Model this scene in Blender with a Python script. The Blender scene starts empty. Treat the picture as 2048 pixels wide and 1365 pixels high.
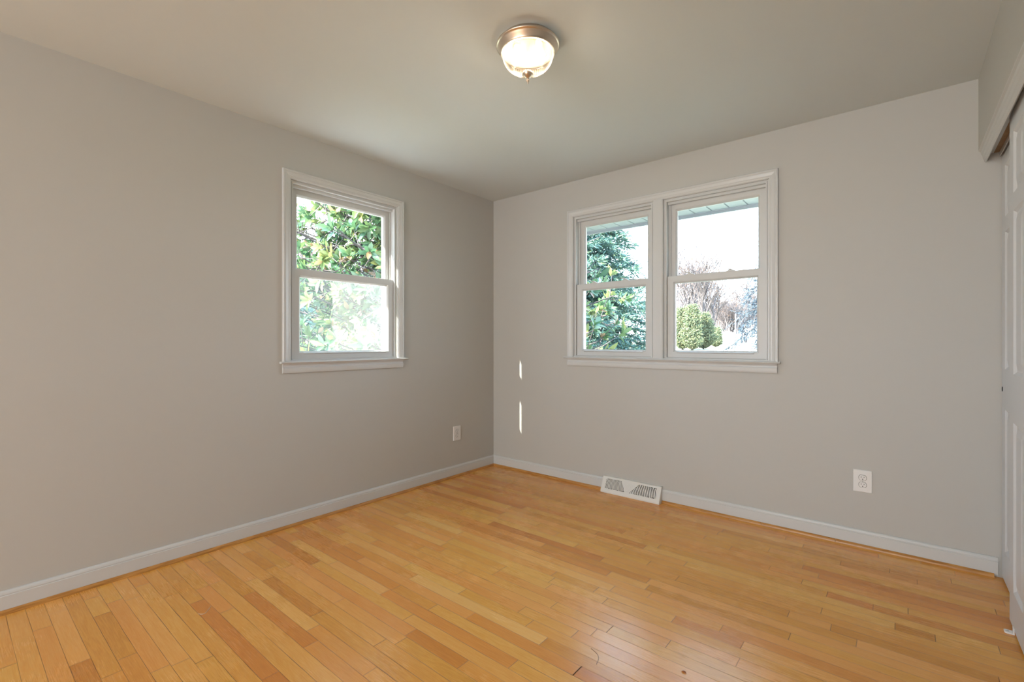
import bpy, bmesh, math, random
from mathutils import Vector, Matrix
import numpy as np
SC = bpy.context.scene
COL = SC.collection
# ------------------------------------------------------------------ camera
FPX, CX, CY, HC = 942.0, 1024.0, 683.5, 1.143
AZ = math.radians(39.45)
FW = Vector((-math.sin(AZ), math.cos(AZ), 0)); RT = Vector((math.cos(AZ), math.sin(AZ), 0))
CAM = Vector((2.908, -3.264, HC))
cd = bpy.data.cameras.new('camera'); cam = bpy.data.objects.new('camera', cd); COL.objects.link(cam)
cd.sensor_fit = 'HORIZONTAL'; cd.sensor_width = 36; cd.lens = FPX/2048*36
cd.shift_y = 1.0/2048; cd.clip_start = 0.02; cd.clip_end = 400
cam.location = CAM; cam.rotation_euler = (math.pi/2, 0, AZ)
SC.camera = cam
# ------------------------------------------------------------------ view
SC.view_settings.view_transform = 'Standard'; SC.view_settings.look = 'None'
SC.view_settings.gamma = 1; SC.view_settings.use_curve_mapping = False
SC.view_settings.exposure = 0.51
# ------------------------------------------------------------------ sky
W = bpy.data.worlds.new('sky'); SC.world = W; W.use_nodes = True
nt = W.node_tree; nt.nodes.clear()
wo = nt.nodes.new('ShaderNodeOutputWorld'); bg = nt.nodes.new('ShaderNodeBackground')
tc = nt.nodes.new('ShaderNodeTexCoord'); sx = nt.nodes.new('ShaderNodeSeparateXYZ'); cr = nt.nodes.new('ShaderNodeValToRGB')
cr.color_ramp.elements[0].position = 0.0; cr.color_ramp.elements[0].color = (0.76, 0.87, 1.0, 1)
cr.color_ramp.elements[1].position = 0.6; cr.color_ramp.elements[1].color = (0.50, 0.72, 1.0, 1)
nt.links.new(tc.outputs['Generated'], sx.inputs[0]); nt.links.new(sx.outputs['Z'], cr.inputs[0])
nt.links.new(cr.outputs[0], bg.inputs['Color']); nt.links.new(bg.outputs[0], wo.inputs[0])
bg.inputs['Strength'].default_value = 8.0
# ------------------------------------------------------------------ sun (low winter sun grazing the left facade)
sd = bpy.data.lights.new('sun', 'SUN'); so = bpy.data.objects.new('sun', sd); COL.objects.link(so)
sd.energy = 32.0; sd.angle = math.radians(0.5); sd.color = (1.0, 0.94, 0.84)
SUNDIR = Vector((0.279, 1.0, -0.619*1.038)).normalized()
so.rotation_euler = SUNDIR.to_track_quat('-Z', 'Y').to_euler(); so.location = (-4, -12, 9)
# unseen soft fill light added behind the camera to brighten the room
def area(name, loc, rot, sx_, sy_, e, col):
    a = bpy.data.lights.new(name, 'AREA'); o = bpy.data.objects.new(name, a); COL.objects.link(o)
    a.shape = 'RECTANGLE'; a.size = sx_; a.size_y = sy_; a.energy = e; a.color = col
    o.location = loc; o.rotation_euler = rot; return o
area('fill_light', (1.85, -7.65, 1.40), (math.radians(90), 0, 0), 2.3, 1.9, 110, (0.95, 0.985, 1.0))

# ------------------------------------------------------------------ helpers
def at(px, t, py=None, z=None):
    u = (px-CX)/FPX
    p = CAM + t*(FW + u*RT)
    p.z = HC - (py-CY)/FPX*t if py is not None else (z or 0)
    return p
def new_mat(name, color=(.8,.8,.8), rough=.5, metal=0.0, spec=.5):
    m = bpy.data.materials.new(name); m.use_nodes = True
    b = m.node_tree.nodes['Principled BSDF']
    b.inputs['Base Color'].default_value = (*color, 1); b.inputs['Roughness'].default_value = rough
    b.inputs['Metallic'].default_value = metal; b.inputs['Specular IOR Level'].default_value = spec
    return m
def nd(m, t, **kw):
    n = m.node_tree.nodes.new(t)
    for k, v in kw.items(): setattr(n, k, v)
    return n
def lk(m, a, b): m.node_tree.links.new(a, b)
def bsdf(m): return m.node_tree.nodes['Principled BSDF']
def add_bump(m, scale=200, strength=.1, dist=.001, detail=2):
    t = nd(m, 'ShaderNodeTexCoord'); n = nd(m, 'ShaderNodeTexNoise'); b = nd(m, 'ShaderNodeBump')
    n.inputs['Scale'].default_value = scale; n.inputs['Detail'].default_value = detail
    b.inputs['Strength'].default_value = strength; b.inputs['Distance'].default_value = dist
    lk(m, t.outputs['Object'], n.inputs['Vector']); lk(m, n.outputs['Fac'], b.inputs['Height']); lk(m, b.outputs[0], bsdf(m).inputs['Normal'])
def mottle(m, c1, c2, scale=3, detail=3, coord='Object', lo=.3, hi=.7):
    t = nd(m, 'ShaderNodeTexCoord'); n = nd(m, 'ShaderNodeTexNoise'); r = nd(m, 'ShaderNodeValToRGB')
    n.inputs['Scale'].default_value = scale; n.inputs['Detail'].default_value = detail
    r.color_ramp.elements[0].position = lo; r.color_ramp.elements[0].color = (*c1, 1)
    r.color_ramp.elements[1].position = hi; r.color_ramp.elements[1].color = (*c2, 1)
    lk(m, t.outputs[coord], n.inputs['Vector']); lk(m, n.outputs['Fac'], r.inputs[0]); lk(m, r.outputs[0], bsdf(m).inputs['Base Color'])

class MB:
    def __init__(s): s.v = []; s.f = []; s.c = []; s.smooth = []
    def add(s, vs, fs, smooth=False, col=None):
        o = len(s.v); s.v += [tuple(x) for x in vs]
        for f in fs:
            s.f.append(tuple(i+o for i in f)); s.smooth.append(smooth)
            if col is not None: s.c.append(col)
    def box(s, a, b, T=None):
        x0, y0, z0 = [min(p, q) for p, q in zip(a, b)]; x1, y1, z1 = [max(p, q) for p, q in zip(a, b)]
        vs = [(x, y, z) for z in (z0, z1) for y in (y0, y1) for x in (x0, x1)]
        if T: vs = [T(*v) for v in vs]
        s.add(vs, [(0,2,3,1), (4,5,7,6), (0,1,5,4), (2,6,7,3), (0,4,6,2), (1,3,7,5)])
    def sweep(s, rings, closed_ring=True, closed_path=False, caps=True, smooth=False):
        """rings: list of equal-length point lists"""
        n = len(rings[0]); m = len(rings); vs = [p for r in rings for p in r]; fs = []
        for i in range(m if closed_path else m-1):
            j = (i+1) % m
            for k in range(n if closed_ring else n-1):
                l = (k+1) % n
                fs.append((i*n+k, i*n+l, j*n+l, j*n+k))
        if caps and not closed_path and closed_ring:
            fs.append(tuple(range(n))[::-1]); fs.append(tuple((m-1)*n+k for k in range(n)))
        s.add(vs, fs, smooth)
    def extrude(s, prof, T, u0, u1):
        """prof: list of (a,b); T(u,a,b)->xyz"""
        s.sweep([[T(u0, a, b) for a, b in prof], [T(u1, a, b) for a, b in prof]])
    def lathe(s, prof, c=(0,0,0), n=48, smooth=True, rib=None):
        rings = []
        for k in range(n):
            a = 2*math.pi*k/n; q = 1.0
            if rib: q = 1 + (rib if k % 2 else 0)
            rings.append([(c[0]+r*q*math.cos(a), c[1]+r*q*math.sin(a), c[2]+z) for r, z in prof])
        s.sweep(rings, closed_ring=False, closed_path=True, caps=False, smooth=smooth)
    def tube(s, pts, rad, n=6, smooth=True, caps=True):
        pts = [Vector(p) for p in pts]; rings = []
        if not isinstance(rad, (list, tuple)): rad = [rad]*len(pts)
        for i, p in enumerate(pts):
            d = (pts[min(i+1, len(pts)-1)] - pts[max(i-1, 0)]).normalized()
            a = d.cross(Vector((0,0,1)) if abs(d.z) < .9 else Vector((1,0,0))).normalized(); b = d.cross(a)
            rings.append([p + rad[i]*(a*math.cos(2*math.pi*k/n)+b*math.sin(2*math.pi*k/n)) for k in range(n)])
        s.sweep(rings, caps=caps, smooth=smooth)
    def build(s, name, mat, parent=None, bevel=0, recalc=True):
        me = bpy.data.meshes.new(name); me.from_pydata(s.v, [], s.f); me.update()
        if recalc:
            bm = bmesh.new(); bm.from_mesh(me); bmesh.ops.recalc_face_normals(bm, faces=bm.faces); bm.to_mesh(me); bm.free()
        me.polygons.foreach_set('use_smooth', s.smooth)
        if s.c:
            at_ = me.color_attributes.new('tint', 'FLOAT_COLOR', 'CORNER')
            arr = np.zeros((len(me.loops), 4), dtype=np.float32); i = 0
            for f, c in zip(s.f, s.c):
                arr[i:i+len(f)] = c; i += len(f)
            at_.data.foreach_set('color', arr.ravel())
        o = bpy.data.objects.new(name, me); COL.objects.link(o)
        for mm in (mat if isinstance(mat, list) else [mat]): me.materials.append(mm)
        if parent: o.parent = parent
        if bevel:
            md = o.modifiers.new('edge', 'BEVEL'); md.width = bevel; md.segments = 2; md.limit_method = 'ANGLE'
        return o
def empty(name, loc=(0,0,0), rz=0, label=None, cat=None, group=None, kind=None):
    o = bpy.data.objects.new(name, None); COL.objects.link(o); o.location = loc; o.rotation_euler = (0,0,rz)
    o.empty_display_size = .1
    return tag(o, label, cat, group, kind)
def tag(o, label=None, cat=None, group=None, kind=None):
    if label: o['label'] = label
    if cat: o['category'] = cat
    if group: o['group'] = group
    if kind: o['kind'] = kind
    return o
def struct(o, label=None): return tag(o, label=label, kind='structure')
def copy_tree(o, parent=None):
    c = o.copy(); COL.objects.link(c)
    if parent is not None: c.parent = parent
    for ch in [x for x in COL.objects if x.parent == o]: copy_tree(ch, c)
    return c

# ------------------------------------------------------------------ materials
M = {}
M['wall'] = new_mat('wall_paint', (0.520, 0.510, 0.482), .55, spec=.35); add_bump(M['wall'], 260, .12, .0008)
M['ceil'] = new_mat('ceiling_paint', (0.68, 0.725, 0.735), .7, spec=.25); add_bump(M['ceil'], 120, .10, .0008)
M['trim'] = new_mat('trim_paint', (0.61, 0.615, 0.61), .28, spec=.5)
M['vinyl'] = new_mat('white_vinyl', (0.60, 0.605, 0.60), .35)
M['door'] = new_mat('door_paint', (0.66, 0.67, 0.685), .38); add_bump(M['door'], 90, .06, .0006)
M['plate'] = new_mat('white_plastic', (0.80, 0.79, 0.78), .3)
M['dark'] = new_mat('dark_slot', (0.02, 0.02, 0.02), .6)
M['register'] = new_mat('enamel_white', (0.74, 0.73, 0.70), .35)
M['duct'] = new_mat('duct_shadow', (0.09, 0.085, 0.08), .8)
M['nickel'] = new_mat('brushed_nickel', (0.72, 0.62, 0.52), .33, metal=1.0)
M['steel'] = new_mat('zinc_steel', (0.55, 0.54, 0.52), .4, metal=1.0)
M['rawwood'] = new_mat('raw_wood', (0.33, 0.20, 0.10), .7); mottle(M['rawwood'], (.25,.14,.07), (.42,.27,.14), 8)
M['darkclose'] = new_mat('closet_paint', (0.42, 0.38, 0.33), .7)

def glass_mat(name, gloss=1.0, tint=(1,1,1), haze=0.0, hz=(.8,.85,.85)):
    m = bpy.data.materials.new(name); m.use_nodes = True; n = m.node_tree; n.nodes.clear()
    out = n.nodes.new('ShaderNodeOutputMaterial'); tr = n.nodes.new('ShaderNodeBsdfTransparent'); gl = n.nodes.new('ShaderNodeBsdfGlossy')
    fr = n.nodes.new('ShaderNodeFresnel'); mx = n.nodes.new('ShaderNodeMixShader'); mu = n.nodes.new('ShaderNodeMath'); mu.operation = 'MULTIPLY'
    fr.inputs['IOR'].default_value = 1.35; mu.inputs[1].default_value = gloss; gl.inputs['Roughness'].default_value = .01
    tr.inputs['Color'].default_value = (*tint, 1)
    n.links.new(fr.outputs[0], mu.inputs[0]); n.links.new(mu.outputs[0], mx.inputs[0])
    n.links.new(tr.outputs[0], mx.inputs[1]); n.links.new(gl.outputs[0], mx.inputs[2])
    last = mx
    if haze:
        tl = n.nodes.new('ShaderNodeBsdfTranslucent'); df = n.nodes.new('ShaderNodeBsdfDiffuse'); m1 = n.nodes.new('ShaderNodeMixShader'); m2 = n.nodes.new('ShaderNodeMixShader')
        if name.startswith('insect'):      # round wires catch light arriving along the mesh
            nv = n.nodes.new('ShaderNodeCombineXYZ'); nv.inputs[0].default_value = .35; nv.inputs[1].default_value = .93
            n.links.new(nv.outputs[0], tl.inputs['Normal'])
        tl.inputs[0].default_value = (*hz, 1); df.inputs[0].default_value = (*hz, 1)
        m1.inputs[0].default_value = .5; m2.inputs[0].default_value = haze
        n.links.new(df.outputs[0], m1.inputs[1]); n.links.new(tl.outputs[0], m1.inputs[2])
        n.links.new(mx.outputs[0], m2.inputs[1]); n.links.new(m1.outputs[0], m2.inputs[2]); last = m2
    n.links.new(last.outputs[0], out.inputs[0])
    return m
M['glass'] = glass_mat('window_glass', .6, (.97,.99,.985))
M['screen'] = glass_mat('insect_screen_mesh', 0.0, (1,1,1), .055, (.9,.9,.88))
M['lampglass'] = glass_mat('ribbed_lamp_glass', 2.4, (.86,.82,.74), .006, (1,.96,.88))

def tint_mat(name, ramp, rough=.6, spec=.3, transl=0.0):
    m = new_mat(name, (1,1,1), rough, spec=spec)
    a = nd(m, 'ShaderNodeAttribute', attribute_name='tint'); s = nd(m, 'ShaderNodeSeparateColor'); r = nd(m, 'ShaderNodeValToRGB')
    el = r.color_ramp.elements
    while len(el) < len(ramp): el.new(.5)
    for e, (p, c) in zip(el, ramp): e.position = p; e.color = (*c, 1)
    lk(m, a.outputs['Color'], s.inputs[0]); lk(m, s.outputs[0], r.inputs[0]); lk(m, r.outputs[0], bsdf(m).inputs['Base Color'])
    if transl:
        out = [n for n in m.node_tree.nodes if n.type == 'OUTPUT_MATERIAL'][0]
        t = nd(m, 'ShaderNodeBsdfTranslucent'); mx = nd(m, 'ShaderNodeMixShader'); mx.inputs[0].default_value = transl
        lk(m, r.outputs[0], t.inputs[0]); lk(m, bsdf(m).outputs[0], mx.inputs[1]); lk(m, t.outputs[0], mx.inputs[2]); lk(m, mx.outputs[0], out.inputs[0])
    return m
# ---- hardwood: per-plank random tone, grain, joints
def floor_mat():
    m = new_mat('oak_strip_floor', rough=.2, spec=.5)
    b = bsdf(m)
    uv = nd(m, 'ShaderNodeUVMap', uv_map='along'); ue = nd(m, 'ShaderNodeUVMap', uv_map='ends'); us = nd(m, 'ShaderNodeUVMap', uv_map='sides')
    at_ = nd(m, 'ShaderNodeAttribute', attribute_name='tint'); sc = nd(m, 'ShaderNodeSeparateColor'); lk(m, at_.outputs['Color'], sc.inputs[0])
    su = nd(m, 'ShaderNodeSeparateXYZ'); lk(m, uv.outputs[0], su.inputs[0])
    def math_(op, a, bb=None, c=None):
        n = nd(m, 'ShaderNodeMath', operation=op)
        for i, q in enumerate((a, bb, c)):
            if q is None: continue
            if isinstance(q, (int, float)): n.inputs[i].default_value = q
            else: lk(m, q, n.inputs[i])
        return n.outputs[0]
    r1, r2, r3 = sc.outputs[0], sc.outputs[1], sc.outputs[2]
    def vec(kx, ky):
        n = nd(m, 'ShaderNodeCombineXYZ')
        lk(m, math_('MULTIPLY_ADD', su.outputs[0], kx, math_('MULTIPLY', r2, 37.0)), n.inputs[0])
        lk(m, math_('MULTIPLY_ADD', su.outputs[1], ky, math_('MULTIPLY', r2, 91.0)), n.inputs[1])
        lk(m, math_('MULTIPLY', r2, 13.0), n.inputs[2]); return n.outputs[0]
    def noise(v, s, det=3, rough=.55, dist=0):
        n = nd(m, 'ShaderNodeTexNoise'); lk(m, v, n.inputs['Vector']); n.inputs['Scale'].default_value = s
        n.inputs['Detail'].default_value = det; n.inputs['Roughness'].default_value = rough; n.inputs['Distortion'].default_value = dist
        return n.outputs['Fac']
    fine = noise(vec(2.2, 60), 6, 4, .6)
    med = noise(vec(.9, 9), 3.0, 3, .55, .6)
    # cathedral rings
    rings = math_('SINE', math_('MULTIPLY', med, 48.0))
    ramp = nd(m, 'ShaderNodeValToRGB'); el = ramp.color_ramp.elements
    for p in (.25, .5, .75): el.new(p)
    cols = [(0.0, (.50,.195,.058)), (.25, (.64,.290,.080)), (.5, (.77,.390,.112)), (.75, (.85,.475,.155)), (1.0, (.90,.575,.230))]
    for e, (p, c) in zip(el, cols): e.position = p; e.color = (*c, 1)
    tone = math_('ADD', r1, math_('ADD', math_('MULTIPLY', math_('SUBTRACT', fine, .5), .58), math_('MULTIPLY', math_('SUBTRACT', med, .5), .20)))
    tone = math_('ADD', tone, math_('MULTIPLY', math_('MULTIPLY', rings, r3), .055))
    lk(m, tone, ramp.inputs[0])
    # slight hue drift plank to plank
    hs = nd(m, 'ShaderNodeHueSaturation'); lk(m, ramp.outputs[0], hs.inputs['Color'])
    lk(m, math_('ADD', .489, math_('MULTIPLY', r3, .014)), hs.inputs['Hue']); hs.inputs['Saturation'].default_value = 1.06
    # joints
    se = nd(m, 'ShaderNodeSeparateXYZ'); lk(m, ue.outputs[0], se.inputs[0]); ss = nd(m, 'ShaderNodeSeparateXYZ'); lk(m, us.outputs[0], ss.inputs[0])
    dE = math_('MINIMUM', se.outputs[0], se.outputs[1]); dS = math_('MINIMUM', ss.outputs[0], ss.outputs[1])
    wv = noise(vec(3, 3), 2, 1)
    gapw = math_('MULTIPLY_ADD', math_('POWER', wv, 3.0), .0050, .0006)
    jS = math_('SUBTRACT', 1.0, math_('MINIMUM', math_('DIVIDE', dS, gapw), 1.0))
    jE = math_('SUBTRACT', 1.0, math_('MINIMUM', math_('DIVIDE', dE, .0022), 1.0))
    j = math_('MAXIMUM', math_('MULTIPLY', jS, math_('MULTIPLY_ADD', r2, .5, .45)), math_('MULTIPLY', jE, math_('MULTIPLY_ADD', r3, .6, .35)))
    # scuffs near the left wall and worn dull patches
    tcn = nd(m, 'ShaderNodeTexCoord')
    sp = nd(m, 'ShaderNodeTexNoise'); lk(m, tcn.outputs['Object'], sp.inputs['Vector']); sp.inputs['Scale'].default_value = 2.3; sp.inputs['Detail'].default_value = 6
    # knots / specks
    vo = nd(m, 'ShaderNodeTexVoronoi'); lk(m, tcn.outputs['Object'], vo.inputs['Vector']); vo.inputs['Scale'].default_value = 5.5
    vsep = nd(m, 'ShaderNodeSeparateColor'); lk(m, vo.outputs['Color'], vsep.inputs[0])
    knot = math_('MULTIPLY', math_('LESS_THAN', vo.outputs['Distance'], math_('MULTIPLY', vsep.outputs[1], .035)), math_('LESS_THAN', vsep.outputs[0], .30))
    dk = math_('MAXIMUM', j, math_('MULTIPLY', knot, .55))
    mix = nd(m, 'ShaderNodeMix', data_type='RGBA'); lk(m, dk, mix.inputs[0]); lk(m, hs.outputs[0], mix.inputs[6]); mix.inputs[7].default_value = (.07,.028,.010,1)
    sobj = nd(m, 'ShaderNodeSeparateXYZ'); lk(m, tcn.outputs['Object'], sobj.inputs[0])
    near = math_('SUBTRACT', 1.0, math_('MINIMUM', math_('DIVIDE', sobj.outputs[0], .75), 1.0))
    scn = nd(m, 'ShaderNodeTexNoise'); lk(m, tcn.outputs['Object'], scn.inputs['Vector']); scn.inputs['Scale'].default_value = 5; scn.inputs['Detail'].default_value = 9; scn.inputs['Roughness'].default_value = .75
    scuff = math_('MULTIPLY', near, math_('MULTIPLY', math_('MAXIMUM', math_('SUBTRACT', scn.outputs['Fac'], .56), 0.0), 1.3))
    mix2 = nd(m, 'ShaderNodeMix', data_type='RGBA'); lk(m, scuff, mix2.inputs[0]); lk(m, mix.outputs[2], mix2.inputs[6]); mix2.inputs[7].default_value = (.62,.48,.34,1)
    lk(m, mix2.outputs[2], b.inputs['Base Color'])
    ro = math_('MULTIPLY_ADD', sp.outputs['Fac'], .22, .10)
    ro = math_('ADD', ro, math_('MULTIPLY', fine, .10)); ro = math_('ADD', ro, math_('MULTIPLY', j, .4))
    lk(m, ro, b.inputs['Roughness'])
    bp = nd(m, 'ShaderNodeBump'); bp.inputs['Strength'].default_value = .35; bp.inputs['Distance'].default_value = .0012
    h = math_('SUBTRACT', math_('MULTIPLY', fine, .16), j); lk(m, h, bp.inputs['Height'])
    # cupped boards: slow wave
    cup = nd(m, 'ShaderNodeBump'); cup.inputs['Strength'].default_value = .25; cup.inputs['Distance'].default_value = .002
    cn = noise(vec(3.0, 14), 1.2, 1); lk(m, cn, cup.inputs['Height']); lk(m, cup.outputs[0], bp.inputs['Normal'])
    lk(m, bp.outputs[0], b.inputs['Normal'])
    return m
M['floor'] = floor_mat()
def shoe_mat():
    m = new_mat('oak_shoe', rough=.3)
    t = nd(m, 'ShaderNodeTexCoord'); mp = nd(m, 'ShaderNodeMapping'); n = nd(m, 'ShaderNodeTexNoise'); r = nd(m, 'ShaderNodeValToRGB')
    mp.inputs['Scale'].default_value = (4, 4, 60); n.inputs['Scale'].default_value = 3; n.inputs['Detail'].default_value = 4
    r.color_ramp.elements[0].color = (.36,.15,.03,1); r.color_ramp.elements[0].position = .3
    r.color_ramp.elements[1].color = (.60,.29,.075,1); r.color_ramp.elements[1].position = .7
    lk(m, t.outputs['Object'], mp.inputs[0]); lk(m, mp.outputs[0], n.inputs['Vector']); lk(m, n.outputs['Fac'], r.inputs[0]); lk(m, r.outputs[0], bsdf(m).inputs['Base Color'])
    return m
M['shoe'] = shoe_mat()

# ------------------------------------------------------------------ room shell
H = 2.442; XR = 3.209; YB = -7.7; XC = 3.95; TL = 0.20; TB = 0.20
# window openings
LW = (-1.886, -1.085, 1.015, 2.151)           # y range on the left wall
BW = (0.867, 2.284, 1.015, 2.151)             # x range on the back wall
def wall_with_hole(name, T, u0, u1, w0, w1, hole, z1=H):
    m = MB(); a, b, c, d = hole
    m.box((u0, w0, -.25), (a, w1, z1+.15), T); m.box((b, w0, -.25), (u1, w1, z1+.15), T)
    m.box((a, w0, -.25), (b, w1, c), T); m.box((a, w0, d), (b, w1, z1+.15), T)
    return struct(m.build(name, M['wall']))
TBk = lambda u, w, z: (u, w, z)          # back wall: u=x, w=depth outward (+y)
TLf = lambda u, w, z: (-w, u, z)         # left wall: u=y, w=depth outward (-x)
wall_with_hole('wall_back', TBk, -TL, XC+.1, 0, TB, BW)
wall_with_hole('wall_left', TLf, YB-.1, 0, 0, TL, LW)
m = MB(); m.box((XR, YB, 2.084), (3.262, 0, H)); m.box((XR, YB, -.05), (XR+.1, -1.30, H)); struct(m.build('wall_right', M['wall']))
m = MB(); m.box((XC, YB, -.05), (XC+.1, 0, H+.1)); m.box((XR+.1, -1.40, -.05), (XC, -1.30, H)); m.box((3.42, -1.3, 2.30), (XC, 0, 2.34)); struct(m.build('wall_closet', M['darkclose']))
m = MB(); m.box((-TL, YB-.1, -.05), (.45, YB, H+.1)); m.box((3.05, YB-.1, -.05), (XC+.1, YB, H+.1)); m.box((.45, YB-.1, 2.2), (3.05, YB, H+.1)); m.box((.45, YB-.1, -.05), (3.05, YB-.05, 2.2))
struct(m.build('wall_front', M['wall']))
m = MB(); m.box((0, YB, H), (XC, 0, H+.1)); struct(m.build('ceiling', M['ceil']))

# floor planks
def build_floor():
    rnd = random.Random(11)
    PW = .0572
    spec = [((837,978),(1005,1028),.16), ((815,1027),(918,1068),.97), ((800,1048),(893,1087),.88), ((975,1050),(1202,1121),.12), ((1074,1099),(1300,1160),.22),
            ((519,1165),(647,1222),.20), ((575,1134),(655,1213),.80), ((500,1162),(615,1262),.85), ((665,1127),(770,1185),.90), ((828,1154),(1090,1281),.97),
            ((950,1226),(1154,1342),.40), ((183,1237),(264,1310),.30), ((1300,1170),(1581,1269),.25), ((1655,1187),(1746,1216),.30), ((1790,1256),(1870,1270),.10),
            ((1158,1340),(1240,1365),.18), ((1353,1232),(1480,1300),.24), ((1660,1262),(2000,1365),.22), ((1352,1160),(1580,1222),.30), ((420,1080),(560,1140),.30),
            ((688,1050),(745,1085),.72), ((1222,1180),(1440,1262),.55), ((1105,1150),(1190,1182),.35), ((400,1130),(520,1180),.35), ((100,1190),(200,1310),.75)]
    def bp(px, py):
        u = (px-CX)/FPX; t = HC/((py-CY)/FPX); p = CAM + t*(FW+u*RT); return p.x, p.y
    forced = {}
    for a, b, tone in spec:
        tone = .56+(tone-.56)*.72
        xa, ya = bp(*a); xb, yb = bp(*b); row = int(-((ya+yb)/2)//PW)
        forced.setdefault(row, []).append((min(xa, xb), max(xa, xb), tone))
    vs, fs, tints, uva, uve, uvs = [], [], [], [], [], []
    row = 0; y = 0.0
    while y > YB-.05:
        x = -.02 - rnd.random()*.6; segs = []
        fl = sorted(forced.get(row, []))
        while x < XC:
            L = rnd.choice([.3,.42,.55,.7,.85,1.0,1.25]) * rnd.uniform(.85, 1.15)
            e = x + L; tone = min(.9, max(.25, rnd.gauss(.57, .10)))
            if rnd.random() < .07: tone = rnd.uniform(.25, .38)
            nxt = [q for q in fl if q[0] >= x-1e-6]
            if nxt and e > nxt[0][0]-.12:
                if nxt[0][0]-x > .03: segs.append((x, nxt[0][0], tone))
                segs.append((max(x, nxt[0][0]), nxt[0][1], nxt[0][2])); e = nxt[0][1]; fl = [q for q in fl if q[0] > nxt[0][0]+.01]
            else: segs.append((x, e, tone))
            x = e
        for (a, b, tone) in segs:
            a0, b0 = max(a, 0), min(b, XC)
            if b0-a0 < .002: continue
            y0, y1 = y, y-PW; i = len(vs)
            vs += [(a0, y1, 0), (b0, y1, 0), (b0, y0, 0), (a0, y0, 0)]; fs.append((i, i+1, i+2, i+3))
            L = b-a; tints.append((tone, rnd.random(), rnd.random(), 1))
            uva += [(a0-a, 0), (b0-a, 0), (b0-a, PW), (a0-a, PW)]
            uve += [(a0-a, b-a0), (b0-a, b-b0), (b0-a, b-b0), (a0-a, b-a0)]
            uvs += [(0, PW), (0, PW), (PW, 0), (PW, 0)]
        y -= PW; row += 1
    n0 = len(vs)
    vs += [(0, YB-.2, -.04), (XC, YB-.2, -.04), (XC, 0, -.04), (0, 0, -.04)]; fs.append((n0, n0+3, n0+2, n0+1)); tints.append((.5,.5,.5,1))
    uva += [(0,0)]*4; uve += [(1,1)]*4; uvs += [(1,1)]*4
    me = bpy.data.meshes.new('floor'); me.from_pydata(vs, [], fs); me.update()
    for nm, d in (('along', uva), ('ends', uve), ('sides', uvs)):
        l = me.uv_layers.new(name=nm); l.data.foreach_set('uv', np.array(d, dtype=np.float32).ravel())
    ca = me.color_attributes.new('tint', 'FLOAT_COLOR', 'CORNER'); ca.data.foreach_set('color', np.repeat(np.array(tints, dtype=np.float32), 4, axis=0).ravel())
    o = bpy.data.objects.new('floor', me); COL.objects.link(o); me.materials.append(M['floor']); struct(o)
build_floor()

# baseboards and shoe
bprof = [(0, .012), (.014, .012), (.014, .074), (.0115, .0755), (.0115, .079), (.0125, .081), (.010, .088), (.006, .0935), (0, .095)]
def Tx(off=0): return lambda u, a, b: (u, -a, b)          # along back wall
def Ty(): return lambda u, a, b: (a, u, b)                # along left wall
m = MB(); m.extrude(bprof, Tx(), 0.0, 1.153); m.extrude(bprof, Tx(), 1.606, 3.276); struct(m.build('baseboard_back', M['trim']))
m = MB(); m.extrude(bprof, Ty(), YB, 0.0); struct(m.build('baseboard_left', M['trim']))
R_ = .018
sprof = [(0, 0)] + [(R_*math.cos(a)*.72+.0, R_*math.sin(a)) for a in [i*math.pi/2/8 for i in range(9)]]
sprof = [(.0135+a, b) for a, b in sprof]; sprof = [(.0, 0)] + sprof[1:] + [(0, R_)]
m = MB()
for a, b in ((.014, 1.153), (1.606, 2.245), (2.2465, 2.625), (2.6265, 3.262)): m.extrude(sprof, Tx(), a, b)
struct(m.build('trim_1', M['shoe']), 'orange oak quarter-round shoe moulding along the back wall')
m = MB(); m.extrude(sprof, Ty(), YB, -.002); struct(m.build('trim_2', M['shoe']), 'orange oak quarter-round shoe moulding along the left wall')

# ------------------------------------------------------------------ windows
CAS = [(0,0), (0,.015), (.003,.018), (.009,.018), (.012,.0155), (.015,.0155), (.018,.0165), (.034,.0125), (.040,.0125), (.043,.0105), (.048,.0100), (.0515,.007), (.0515,0)]
def u_casing(mb, T, a, b, zb, zt, prof):
    rings = []
    rings.append([T(a+d, -p, zb) for d, p in prof]); rings.append([T(a+d, -p, zt-d) for d, p in prof])
    rings.append([T(b-d, -p, zt-d) for d, p in prof]); rings.append([T(b-d, -p, zb) for d, p in prof])
    mb.sweep(rings)
def ring_frame(mb, T, a, b, z0, z1, prof, top=1.0, bot=1.0):
    rings = [[T(a+d, w, z0+d*bot) for d, w in prof], [T(a+d, w, z1-d*top) for d, w in prof], [T(b-d, w, z1-d*top) for d, w in prof], [T(b-d, w, z0+d*bot) for d, w in prof]]
    mb.sweep(rings, closed_path=True)
def sash(name, T, a, b, z0, z1, w0, w1, st, parent, glass, gw):
    m = MB()
    prof = [(0, w1), (0, w0), (st-.012, w0), (st-.008, w0+.003), (st, gw-.004), (st, w1)]
    ring_frame(m, T, a, b, z0, z1, prof)
    s = m.build(name, M['vinyl'], parent)
    g = MB(); g.box((a+st-.004, gw-.002, z0+st-.004), (b-st+.004, gw+.002, z1-st+.004), T); g.build('glass_pane', glass, s)
    return s
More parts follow.
